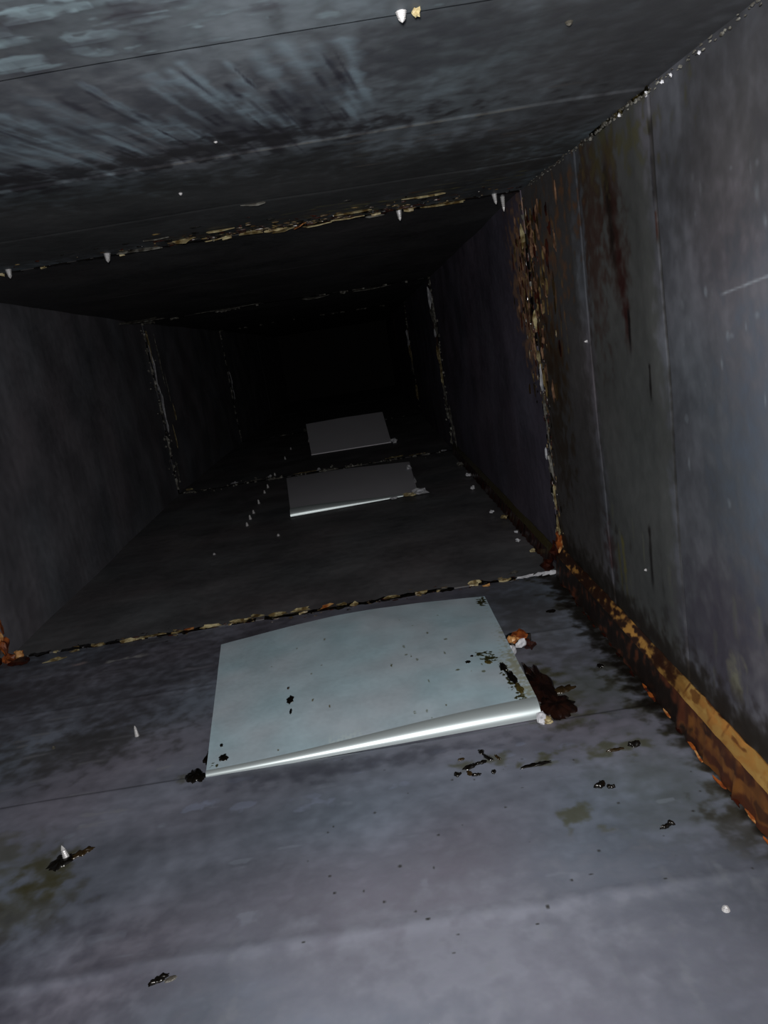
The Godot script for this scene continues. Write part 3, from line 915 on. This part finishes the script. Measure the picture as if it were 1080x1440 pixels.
# =====================================================================================
# the bright plates on the floor
# =====================================================================================
# corners as (x, depth): front left, front right, back right, back left; heights at the front (roll radius) and the back
func plate(t: Node3D, m: Material, c: Array, rl: float, rr: float, hl: float, hr: float, bow: float, backbow: float, dull := false):
	var nu := 36
	var nr := 10
	var nv := 16
	var rows := []
	for i in nr + nv + 1:
		var row := []
		for k in nu + 1:
			var u := k / float(nu)
			var fx := lerpf(c[0].x, c[1].x, u)
			var fd := lerpf(c[0].y, c[1].y, u)
			var bx := lerpf(c[3].x, c[2].x, u)
			var bd := lerpf(c[3].y, c[2].y, u) + backbow * sin(PI * u)
			var r := lerpf(rl, rr, smoothstep(0.0, 1.0, u))
			var hb := lerpf(hl, hr, u)
			var p := Vector3.ZERO
			if i <= nr:
				var ph := PI / 2 * i / nr
				p = Vector3(fx, 0.0006 + r * sin(ph), -(fd + r * 1.25 * (1.0 - cos(ph))))
			else:
				var v := (i - nr) / float(nv)
				p = Vector3(lerpf(fx, bx, v), lerpf(0.0006 + r, hb, v) + bow * sin(PI * u) * sin(PI * 0.5 * v) + 0.0006 * dents.get_noise_2d(u * 1.1, v), -lerpf(fd + r * 1.25, bd, v))
			row.append(p)
		rows.append(row)
	var inv := t.transform.affine_inverse()
	var th := 0.0011
	for part in [["rolled_edge", 0, nr], ["sheet", nr, nr + nv]]:
		var st := tool()
		var i0: int = part[1]
		var i1: int = part[2]
		for i in range(i0, i1):
			for k in nu:
				var q := [rows[i][k], rows[i][k + 1], rows[i + 1][k + 1], rows[i + 1][k]]
				var uv := [Vector2(k, i), Vector2(k + 1, i), Vector2(k + 1, i + 1), Vector2(k, i + 1)]
				st.set_smooth_group(0)
				for j in [0, 2, 1, 0, 3, 2]:
					st.set_uv(Vector2(uv[j].x / nu, clampf((uv[j].y - nr * 0.7) / (nv + nr * 0.3), 0.0, 1.0)))
					st.add_vertex(inv * (q[j] as Vector3))
				st.set_smooth_group(2)
				for j in [0, 1, 2, 0, 2, 3]:
					st.set_uv(Vector2(0.5, 0.5))
					st.add_vertex(inv * ((q[j] as Vector3) - Vector3(0, th, 0)))
			st.set_smooth_group(-1)
			for side in [0, nu]:
				var a: Vector3 = rows[i][side]
				var b: Vector3 = rows[i + 1][side]
				var dn := Vector3(0, th, 0)
				st.set_uv(Vector2(0.5, 0.5))
				if side == nu:
					quad(st, inv * a, inv * b, inv * (b - dn), inv * (a - dn))
				else:
					quad(st, inv * a, inv * (a - dn), inv * (b - dn), inv * b)
		if part[0] == "sheet":
			for k in nu:
				var a: Vector3 = rows[nr + nv][k]
				var b: Vector3 = rows[nr + nv][k + 1]
				st.set_smooth_group(-1)
				quad(st, inv * b, inv * (b - Vector3(0, th, 0)), inv * (a - Vector3(0, th, 0)), inv * a)
		var o := obj(part[0], st, m if part[0] == "sheet" or dull else mats.plate_edge, t)
		if part[0] == "rolled_edge":
			o.set_meta("label", "shiny rolled front edge of the plate")

func build_plates():
	var rng := RandomNumberGenerator.new()
	rng.seed = 401
	var g := Grime.new(0.0, 1.0, 0.0, 1.0, 640.0, 91, Color(0.68, 0.755, 0.80), false, 0.10, 0.00022)
	for k in 26:
		g.stain(rng.randf_range(0.55, 1.0), rng.randf_range(0.0, 0.9), rng.randf_range(0.002, 0.008), rng.randf_range(0.003, 0.012), Color(0.30, 0.31, 0.22), rng.randf_range(0.4, 0.9), 0.4, 1.2)
	for k in 10:
		g.stain(rng.randf_range(0.02, 0.5), rng.randf_range(0.05, 0.9), rng.randf_range(0.002, 0.005), rng.randf_range(0.003, 0.008), Color(0.38, 0.36, 0.28), rng.randf_range(0.4, 0.9), 0.4, 1.2)
	for p in [[0.91, 0.47, 0.035, 0.03], [0.945, 0.30, 0.02, 0.10], [0.955, 0.18, 0.02, 0.09], [0.03, 0.05, 0.012, 0.03], [0.02, 0.16, 0.008, 0.02], [0.985, 0.95, 0.02, 0.05]]:
		for k in 5:
			g.stain(p[0] + rng.randf_range(-0.012, 0.012), p[1] + rng.randf_range(-0.03, 0.03), p[2] * 0.5, p[3] * 0.4, Color(0.20, 0.20, 0.11), 0.9, 0.4, 2.0, 0.25)
	for k in 8:
		g.streak(0.36 + k * 0.012, 0.03, 0.37 + k * 0.013, 0.22, 0.006, Color(0.86, 0.92, 0.90), 0.4, 1.6)
	g.stain(0.985, 0.30, 0.03, 0.34, Color(0.55, 0.55, 0.45), 0.7, 0.8, 1.2)
	mats.plate = g.material("clean zinc plate", 0.15, 0.0)
	mats.plate_edge = plain("rolled zinc edge", Color(0.74, 0.785, 0.80), 0.40, 0.62)
	mats.plate_far = plain("dull zinc plate", Color(0.85, 0.85, 0.89), 0.5, 0.1)

	var t := thing("cover_plate", "large bright zinc plate with rolled front edge, nearest on the duct floor", "plate", Transform3D(Basis.IDENTITY, Vector3(-0.05, 0, -0.62)))
	plate(t, mats.plate, [Vector2(-0.195, 0.601), Vector2(0.110, 0.613), Vector2(0.109, 0.913), Vector2(-0.232, 0.891)], 0.004, 0.0125, 0.0120, 0.0120, 0.006, 0.012)
	t = thing("cover_plate", "dull grey plate in front of the middle joint, second from the lens", "plate", Transform3D(Basis.IDENTITY, Vector3(-0.08, 0, -1.67)))
	plate(t, mats.plate_far, [Vector2(-0.214, 1.650), Vector2(0.080, 1.680), Vector2(0.090, 2.13), Vector2(-0.275, 2.19)], 0.015, 0.003, 0.003, 0.003, 0.004, 0.0)
	for p in [[0.086, 1.672, 0.008, 0.018, 0.007, 0.014, "white"], [0.060, 1.668, 0.006, 0.016, 0.004, 0.007, "sealant"], [0.022, 1.662, 0.005, 0.010, 0.003, 0.006, "white"], [0.084, 1.83, 0.006, 0.003, 0.005, 0.03, "white"], [0.080, 2.02, 0.006, 0.008, 0.006, 0.02, "white"]]:
		var st := tool()
		lump(st, t.transform.affine_inverse() * frame("floor", p[0], p[1], p[2]), Vector3(p[3], p[4], p[5]), rng, 0.6)
		obj("sealant_lump", st, mats[p[6]], t)
	t = thing("cover_plate", "dim grey plate tilted up at the rear, farthest from the lens", "plate", Transform3D(Basis.IDENTITY, Vector3(-0.1, 0, -2.63)))
	plate(t, mats.plate_far, [Vector2(-0.228, 2.63), Vector2(0.058, 2.63), Vector2(0.050, 3.02), Vector2(-0.262, 3.02)], 0.0025, 0.0025, 0.076, 0.076, 0.002, 0.0, true)

# =====================================================================================
# rust, grease and sealant lumps lying about
# =====================================================================================
func blob(called: String, label: String, cat: String, pieces: Array, sd: int, group := ""):
	# pieces: [part name, face, across, depth, height, rx, ry, rz, material, roughness]
	var rng := RandomNumberGenerator.new()
	rng.seed = sd
	var p0 = pieces[0]
	var t := thing(called, label, cat, Transform3D(Basis.IDENTITY, pt(p0[1], p0[2], p0[3])), group)
	var inv := t.transform.affine_inverse()
	for p in pieces:
		var st := tool()
		lump(st, inv * frame(p[1], p[2], p[3], p[4], rng.randf_range(-0.4, 0.4)), Vector3(p[5], p[6], p[7]), rng, p[9])
		obj(p[0], st, mats[p[8]], t)
	return t

func smear(called: String, label: String, cat: String, pieces: Array, group := ""):
	# pieces: [part name, face, across, depth, ra, rd, thickness, turn, material, lift]
	var p0 = pieces[0]
	var t := thing(called, label, cat, Transform3D(Basis.IDENTITY, pt(p0[1], p0[2], p0[3])), group)
	var k := 0
	for p in pieces:
		var st := tool()
		patch(st, p[1], p[2], p[3], p[4], p[5], p[6], p[7], p0[2] * 31.0 + p0[3] * 17.0 + k * 1.9, p[9])
		var o := obj(p[0], st, mats[p[8]], t)
		o.transform = t.transform.affine_inverse()
		k += 1
	return t

func build_rust_and_grease():
	smear("rust_patch", "dark red-brown wet rust patch along the right edge of the large bright plate", "rust", [
		["rust_pool", "floor", 0.123, 0.668, 0.015, 0.056, 0.004, 0.06, "rust_wet", 0.0],
		["rust_pool", "floor", 0.128, 0.630, 0.017, 0.021, 0.004, 0.0, "rust_wet", 0.0],
		["grease_tongue", "floor", 0.142, 0.660, 0.012, 0.006, 0.002, 0.3, "grease_brown", 0.0],
	])
	smear("grease_crust", "olive-black grease crust lying on the plate along its right edge", "grease", [
		["grease_ridge", "plate", 0.0965, 0.675, 0.0042, 0.016, 0.002, 0.10, "grease", 0.0],
		["grease_ridge", "plate", 0.0925, 0.700, 0.0036, 0.010, 0.002, 0.0, "grease", 0.0],
		["grease_ridge", "plate", 0.0985, 0.650, 0.0034, 0.012, 0.0016, 0.1, "grease_olive", 0.0],
		["grease_speck", "plate", 0.080, 0.716, 0.0035, 0.005, 0.001, 0.4, "grease_olive", 0.0],
		["grease_speck", "plate", 0.060, 0.722, 0.0028, 0.003, 0.001, 0.0, "grease", 0.0],
		["grease_speck", "plate", 0.066, 0.735, 0.0016, 0.002, 0.001, 0.0, "grease", 0.0],
	])
	blob("rust_lump", "orange and white crusted rust lump beside the right edge of the large bright plate", "rust", [
		["crust", "floor", 0.121, 0.772, 0.007, 0.014, 0.010, 0.012, "grease", 0.5],
		["orange_crust", "floor", 0.124, 0.770, 0.015, 0.0085, 0.005, 0.008, "rust", 0.5],
		["white_crust", "floor", 0.124, 0.760, 0.009, 0.0058, 0.0052, 0.004, "white", 0.45],
		["white_crust", "floor", 0.113, 0.755, 0.005, 0.0036, 0.0056, 0.004, "white", 0.4],
		["orange_crust", "floor", 0.116, 0.765, 0.013, 0.006, 0.004, 0.006, "rust_pale", 0.5],
		["brown_crust", "floor", 0.133, 0.762, 0.005, 0.006, 0.006, 0.006, "rust_dark", 0.5],
	], 501)
	blob("sealant_drop", "shiny pale drop of sealant at the front right corner of the large bright plate", "sealant", [
		["drop", "floor", 0.108, 0.603, 0.005, 0.0042, 0.0062, 0.004, "white", 0.3],
		["drop", "floor", 0.113, 0.602, 0.003, 0.0045, 0.0035, 0.004, "sealant", 0.3],
	], 502)
	smear("grease_drip", "single black grease drip in the left half of the large bright plate", "grease", [
		["drip", "plate", -0.127, 0.708, 0.0038, 0.0085, 0.0016, 0.0, "grease", 0.0],
		["drip_tail", "plate", -0.1245, 0.684, 0.0012, 0.005, 0.001, 0.0, "grease", 0.0],
		["drip_speck", "plate", -0.1315, 0.735, 0.0014, 0.003, 0.001, 0.0, "grease_brown", 0.0],
	])
	smear("grease_crust", "black crumbly grease at the front left corner of the large bright plate", "grease", [
		["crust", "floor", -0.206, 0.606, 0.009, 0.012, 0.003, 0.4, "grease", 0.0],
		["crust", "floor", -0.200, 0.638, 0.004, 0.014, 0.003, 0.0, "grease", 0.0],
		["crust", "floor", -0.202, 0.682, 0.003, 0.008, 0.003, 0.0, "grease_brown", 0.0],
		["crust", "plate", -0.182, 0.622, 0.004, 0.006, 0.0015, 0.3, "grease", 0.0],
		["crust", "plate", -0.188, 0.645, 0.0016, 0.003, 0.001, 0.3, "grease", 0.0],
	])
	smear("grease_crust", "tangle of black grease crumbs on the floor in front of the plate's right half", "grease", [
		["crust", "floor", 0.036, 0.553, 0.007, 0.003, 0.0015, 0.4, "grease", 0.0],
		["crust", "floor", 0.045, 0.556, 0.005, 0.0025, 0.0015, 0.2, "grease", 0.0],
		["crust", "floor", 0.024, 0.545, 0.003, 0.003, 0.0018, 0.0, "grease", 0.0],
		["crust", "floor", 0.052, 0.562, 0.002, 0.007, 0.0015, 0.5, "grease", 0.0],
		["crust", "floor", 0.048, 0.572, 0.0025, 0.004, 0.0015, 0.2, "grease", 0.0],
		["crust", "floor", 0.030, 0.566, 0.003, 0.002, 0.001, 0.0, "grease_brown", 0.0],
		["crust", "floor", 0.034, 0.543, 0.002, 0.004, 0.0015, 0.3, "grease_brown", 0.0],
		["crust", "floor", 0.039, 0.540, 0.0035, 0.002, 0.0015, 0.0, "grease", 0.0],
		["crust", "floor", 0.053, 0.540, 0.002, 0.003, 0.0015, 0.0, "grease", 0.0],
		["crust", "floor", 0.060, 0.560, 0.0015, 0.005, 0.001, 0.3, "grease_brown", 0.0],
	])
	smear("grease_smear", "short straight olive-black grease smear on the floor before the rust patch", "grease", [
		["smear", "floor", 0.088, 0.541, 0.013, 0.0028, 0.0012, 0.1, "grease", 0.0],
	])
	smear("grease_crust", "pair of black grease crumbs on the floor beside the rusty corner strip", "grease", [
		["crust", "floor", 0.171, 0.548, 0.005, 0.004, 0.003, 0.3, "grease", 0.0],
		["crust", "floor", 0.154, 0.545, 0.007, 0.002, 0.0015, 0.1, "grease_brown", 0.0],
	])
	smear("grease_crust", "small black double speck on the floor right of centre, below the olive smear", "grease", [
		["crust", "floor", 0.128, 0.502, 0.005, 0.003, 0.0025, 0.5, "grease", 0.0],
		["crust", "floor", 0.135, 0.498, 0.003, 0.002, 0.002, 0.0, "grease", 0.0],
	])
	smear("grease_crust", "tiny ring of black grease on the open floor near the right", "grease", [
		["crust", "floor", 0.155, 0.445, 0.0045, 0.0018, 0.002, 0.3, "grease", 0.0],
		["crust", "floor", 0.160, 0.4475, 0.0022, 0.0025, 0.002, 0.0, "grease", 0.0],
	])
	smear("grease_crust", "dark grease speck on the floor far behind the orange rust lump", "grease", [["crust", "floor", 0.181, 0.860, 0.006, 0.006, 0.0015, 0.1, "grease", 0.0]])
	smear("grease_crust", "small dark grease speck on the floor between rust patch and corner strip", "grease", [["crust", "floor", 0.190, 0.697, 0.003, 0.005, 0.0015, 0.1, "grease", 0.0]])
	smear("grease_crust", "curved black speck on the near floor towards the lower left", "grease", [["crust", "floor", -0.179, 0.380, 0.006, 0.0025, 0.0018, 0.5, "grease", 0.0], ["pale_chip", "floor", -0.171, 0.379, 0.004, 0.002, 0.001, 0.2, "sealant_grey", 0.0]])
	smear("grease_pool", "black and olive grease pool round the foot of the nearest left screw", "grease", [
		["pool", "floor", -0.290, 0.512, 0.011, 0.008, 0.002, 0.55, "grease", 0.0],
		["pool", "floor", -0.276, 0.519, 0.010, 0.004, 0.0016, 0.5, "grease_brown", 0.0],
	])
	blob("rust_lump", "bright orange rust lump at the foot of the left wall by the nearest joint", "rust", [
		["orange_crust", "left", 0.022, 0.995, 0.003, 0.012, 0.005, 0.008, "rust", 0.6],
		["orange_crust", "floor", -0.552, 0.990, 0.004, 0.009, 0.007, 0.008, "rust", 0.6],
		["dark_crust", "floor", -0.530, 0.975, 0.002, 0.014, 0.003, 0.012, "rust_dark", 0.6],
		["pale_crust", "left", 0.040, 0.990, 0.002, 0.010, 0.004, 0.004, "rust_pale", 0.6],
		["pale_crust", "floor", -0.540, 0.996, 0.006, 0.006, 0.006, 0.004, "rust_pale", 0.6],
		["dark_crust", "left", 0.008, 0.965, 0.002, 0.008, 0.003, 0.014, "rust_dark", 0.6],
	], 503)
	blob("rust_lump", "dark red rust crust where the nearest joint meets the right corner strip", "rust", [
		["dark_crust", "floor", 0.217, 1.02, 0.006, 0.008, 0.010, 0.012, "rust_dark", 0.6],
		["dark_crust", "right", 0.030, 1.00, 0.004, 0.016, 0.008, 0.012, "rust_dark", 0.6],
		["orange_crust", "right", 0.050, 0.985, 0.003, 0.014, 0.004, 0.006, "rust", 0.6],
		["pale_crust", "right", 0.062, 0.985, 0.003, 0.006, 0.003, 0.005, "sealant", 0.6],
	], 504)
	# ragged white sealant at the right end of the nearest joint
	var rng := RandomNumberGenerator.new()
	rng.seed = 505
	var t := thing("sealant_strip", "ragged white sealant strip at the right end of the nearest floor joint", "sealant", Transform3D(Basis.IDENTITY, pt("floor", 0.19, 0.992)))
	for k in 5:
		var st := tool()
		var a := 0.172 + k * 0.0115
		flake(st, t.transform.affine_inverse() * frame("floor", a, 0.990, 0.004, rng.randf_range(-0.1, 0.25)) * Transform3D(Basis(Vector3.RIGHT, 0.75), Vector3.ZERO), 0.020, 0.0045 + 0.0011 * k, 0.0015, 0.0014, rng)
		obj("sealant_flake", st, mats.white, t)
	blob("sealant_lump", "tiny sealant lump at the right front corner of the farthest plate", "sealant", [["lump", "floor", 0.066, 2.62, 0.010, 0.012, 0.007, 0.012, "white", 0.6]], 507)
	blob("rust_lump", "pale yellowish rust lump on the ceiling beside the hanging screw", "rust", [
		["crust", "ceiling", 0.0465, 0.357, 0.001, 0.0018, 0.002, 0.0018, "sealant", 0.6],
	], 508)

# =====================================================================================
# points of screws that stick through the sheets
# =====================================================================================
func screw(label: String, face: String, a: float, d: float, long: float, r: float, lean: float, group: String, m := "steel"):
	var fr := frame(face, a, d, -0.001)
	var t := thing("screw_tip", label, "screw", Transform3D(fr.basis * Basis(Vector3(0, 0, 1), lean), fr.origin), group)
	var n := 10
	var st := tool()
	var prof := []
	var turns := 6
	for k in turns * 2 + 1:
		var y := long * 0.72 * k / (turns * 2.0)
		prof.append(Vector2(r * (1.0 if k % 2 == 0 else 0.74) * lerpf(1.45, 0.62, y / long), y))
	lathe(st, prof, n)
	obj("threaded_shank", st, mats[m], t)
	st = tool()
	lathe(st, [Vector2(r * 0.82, long * 0.72), Vector2(r * 0.62, long * 0.82), Vector2(r * 0.36, long * 0.92), Vector2(0.0001, long)], 6)
	obj("drill_point", st, mats[m], t)
	return t

func lathe(st: SurfaceTool, prof: Array, n: int):
	st.set_smooth_group(-1)
	for i in prof.size() - 1:
		for k in n:
			var a := TAU * k / n
			var b := TAU * (k + 1) / n
			var p: Vector2 = prof[i]
			var q: Vector2 = prof[i + 1]
			quad(st, Vector3(cos(a) * p.x, p.y, sin(a) * p.x), Vector3(cos(b) * p.x, p.y, sin(b) * p.x), Vector3(cos(b) * q.x, q.y, sin(b) * q.x), Vector3(cos(a) * q.x, q.y, sin(a) * q.x))

func build_screws():
	var fl := "screw points through the near floor"
	screw("bright screw point standing in a black grease pool on the left floor", "floor", -0.287, 0.515, 0.013, 0.0021, 0.1, fl)
	screw("bright screw point on bare dark floor left of the large bright plate", "floor", -0.288, 0.705, 0.013, 0.0018, 0.0, fl)
	screw("small bright screw point on the open floor at the lower right", "floor", 0.159, 0.367, 0.004, 0.0020, 0.0, fl)
	screw("tiny screw point at the far left of the near floor", "floor", -0.376, 0.708, 0.004, 0.0016, 0.0, fl, "steel_dark")
	var ce := "screw points through the ceiling along the nearest joint"
	screw("thick bright screw point hanging from the ceiling closest to the lens", "ceiling", 0.040, 0.357, 0.0055, 0.0020, 0.0, "")
	screw("bright screw point under the ceiling joint, leftmost of its row", "ceiling", -0.410, 0.972, 0.012, 0.0030, 0.0, ce)
	screw("bright screw point under the ceiling joint, second from the left", "ceiling", -0.288, 0.975, 0.012, 0.0034, 0.1, ce)
	screw("short screw stub just right of the second ceiling joint screw", "ceiling", -0.268, 0.978, 0.005, 0.0040, 0.0, ce, "steel_dark")
	screw("bright screw point under the ceiling joint right of the yellow crust", "ceiling", 0.076, 1.0, 0.014, 0.0030, 0.0, ce)
	screw("bright screw point near the upper right corner of the nearest joint", "ceiling", 0.196, 0.992, 0.014, 0.0026, -0.1, ce)
	screw("slim screw point in the upper right corner beside the rusty wall", "ceiling", 0.214, 1.03, 0.020, 0.0024, 0.0, ce)
	screw("screw stub at left end of the yellow ceiling crust", "ceiling", -0.158, 0.985, 0.007, 0.0026, 0.0, ce, "steel_dark")
	screw("bright screw point low on the right wall above the rusty strip", "right", 0.112, 0.645, 0.003, 0.0013, 0.0, "")
	screw("tiny screw point high on the right wall beside a black slit", "right", 0.318, 0.768, 0.004, 0.0014, 0.0, "")
	screw("pale screw dot on the ceiling fold right of centre", "ceiling", 0.127, 0.408, 0.003, 0.0018, 0.0, "", "steel_dark")
	screw("small pale dot of a screw on the wiped ceiling", "ceiling", -0.071, 0.527, 0.002, 0.0014, 0.0, "")
	screw("pale screw dot on the dark ceiling between fold and yellow crust", "ceiling", -0.128, 0.675, 0.003, 0.0016, 0.0, "")
	var row := "row of rivet points running along the floor left of the second plate"
	var ord := ["first", "second", "third", "fourth", "fifth", "sixth", "seventh", "eighth", "ninth"]
	var ds := [1.635, 1.698, 1.765, 1.877, 2.012, 2.10, 2.30, 2.646, 2.896]
	for k in 9:
		screw("pale rivet point, %s from the lens in the row left of the second plate" % ord[k], "floor", -0.311 - 0.0018 * k, ds[k], 0.010 + 0.0025 * (k % 2), 0.0030, 0.05, row)
	screw("lone pale screw point on the dark floor behind the nearest joint, centre left", "floor", -0.225, 1.49, 0.006, 0.0030, 0.0, "")
	screw("lone pale screw point on the dark floor behind the joint, further left", "floor", -0.345, 1.42, 0.005, 0.0026, 0.0, "")
	screw("short pale screw point at left rear corner of the farthest plate", "floor", -0.262, 3.05, 0.016, 0.006, 0.0, "")

# =====================================================================================
# crumbs along the ceiling corner
# =====================================================================================
func build_crumbs():
	var rng := RandomNumberGenerator.new()
	rng.seed = 601
	var t := thing("sealant_seam", "thin crumbling yellowish seam of sealant along the upper right corner", "sealant", Transform3D(Basis.IDENTITY, Vector3(x_right(0.6), y_top(0.6), -0.6)))
	var st := tool()
	for k in 120:
		var d := 0.40 + k * 0.0046
		var s := rng.randf_range(0.0004, 0.0011) * (1.4 if d > 0.56 and d < 0.70 else 1.0)
		lump(st, Transform3D(Basis.IDENTITY, t.transform.affine_inverse() * Vector3(x_right(d) - 0.001 - rng.randf() * 0.003, y_top(d) - 0.001 - rng.randf() * 0.004, -d)), Vector3(s, s, s * 2.5), rng, 0.6, false)
	var o := obj("sealant_crumbs", st, mats.sealant_grey, t)
	o.set_meta("kind", "stuff")
	st = tool()
	bead2(st, t, 0.56, 0.70)
	obj("sealant_fillet", st, mats.grease_olive, t)
	for p in [[0.478, 0.0024], [0.520, 0.0026], [0.535, 0.0028], [0.563, 0.0036], [0.62, 0.003]]:
		st = tool()
		lump(st, Transform3D(Basis.IDENTITY, t.transform.affine_inverse() * Vector3(x_right(p[0]) - 0.002, y_top(p[0]) - 0.004, -p[0])), Vector3(p[1], p[1] * 1.2, p[1]) * 0.36, rng, 0.6)
		obj("pale_crumb", st, mats.white, t)

func bead2(st: SurfaceTool, t: Node3D, d1: float, d2: float):
	var inv := t.transform.affine_inverse()
	var last = null
	for k in 30:
		var d := lerpf(d1, d2, k / 29.0)
		var w := 0.006 * (0.6 + 0.8 * absf(rag.get_noise_1d(d * 90.0)))
		var row := [inv * Vector3(x_right(d) - w * 0.5, y_top(d) + 0.001, -d), inv * Vector3(x_right(d) - w * 0.3, y_top(d) - w * 0.4, -d), inv * Vector3(x_right(d) + 0.002, y_top(d) - w, -d)]
		if last != null:
			for j in 2:
				quad(st, last[j], row[j], row[j + 1], last[j + 1])
				quad(st, last[j], last[j + 1], row[j + 1], row[j])
		last = row
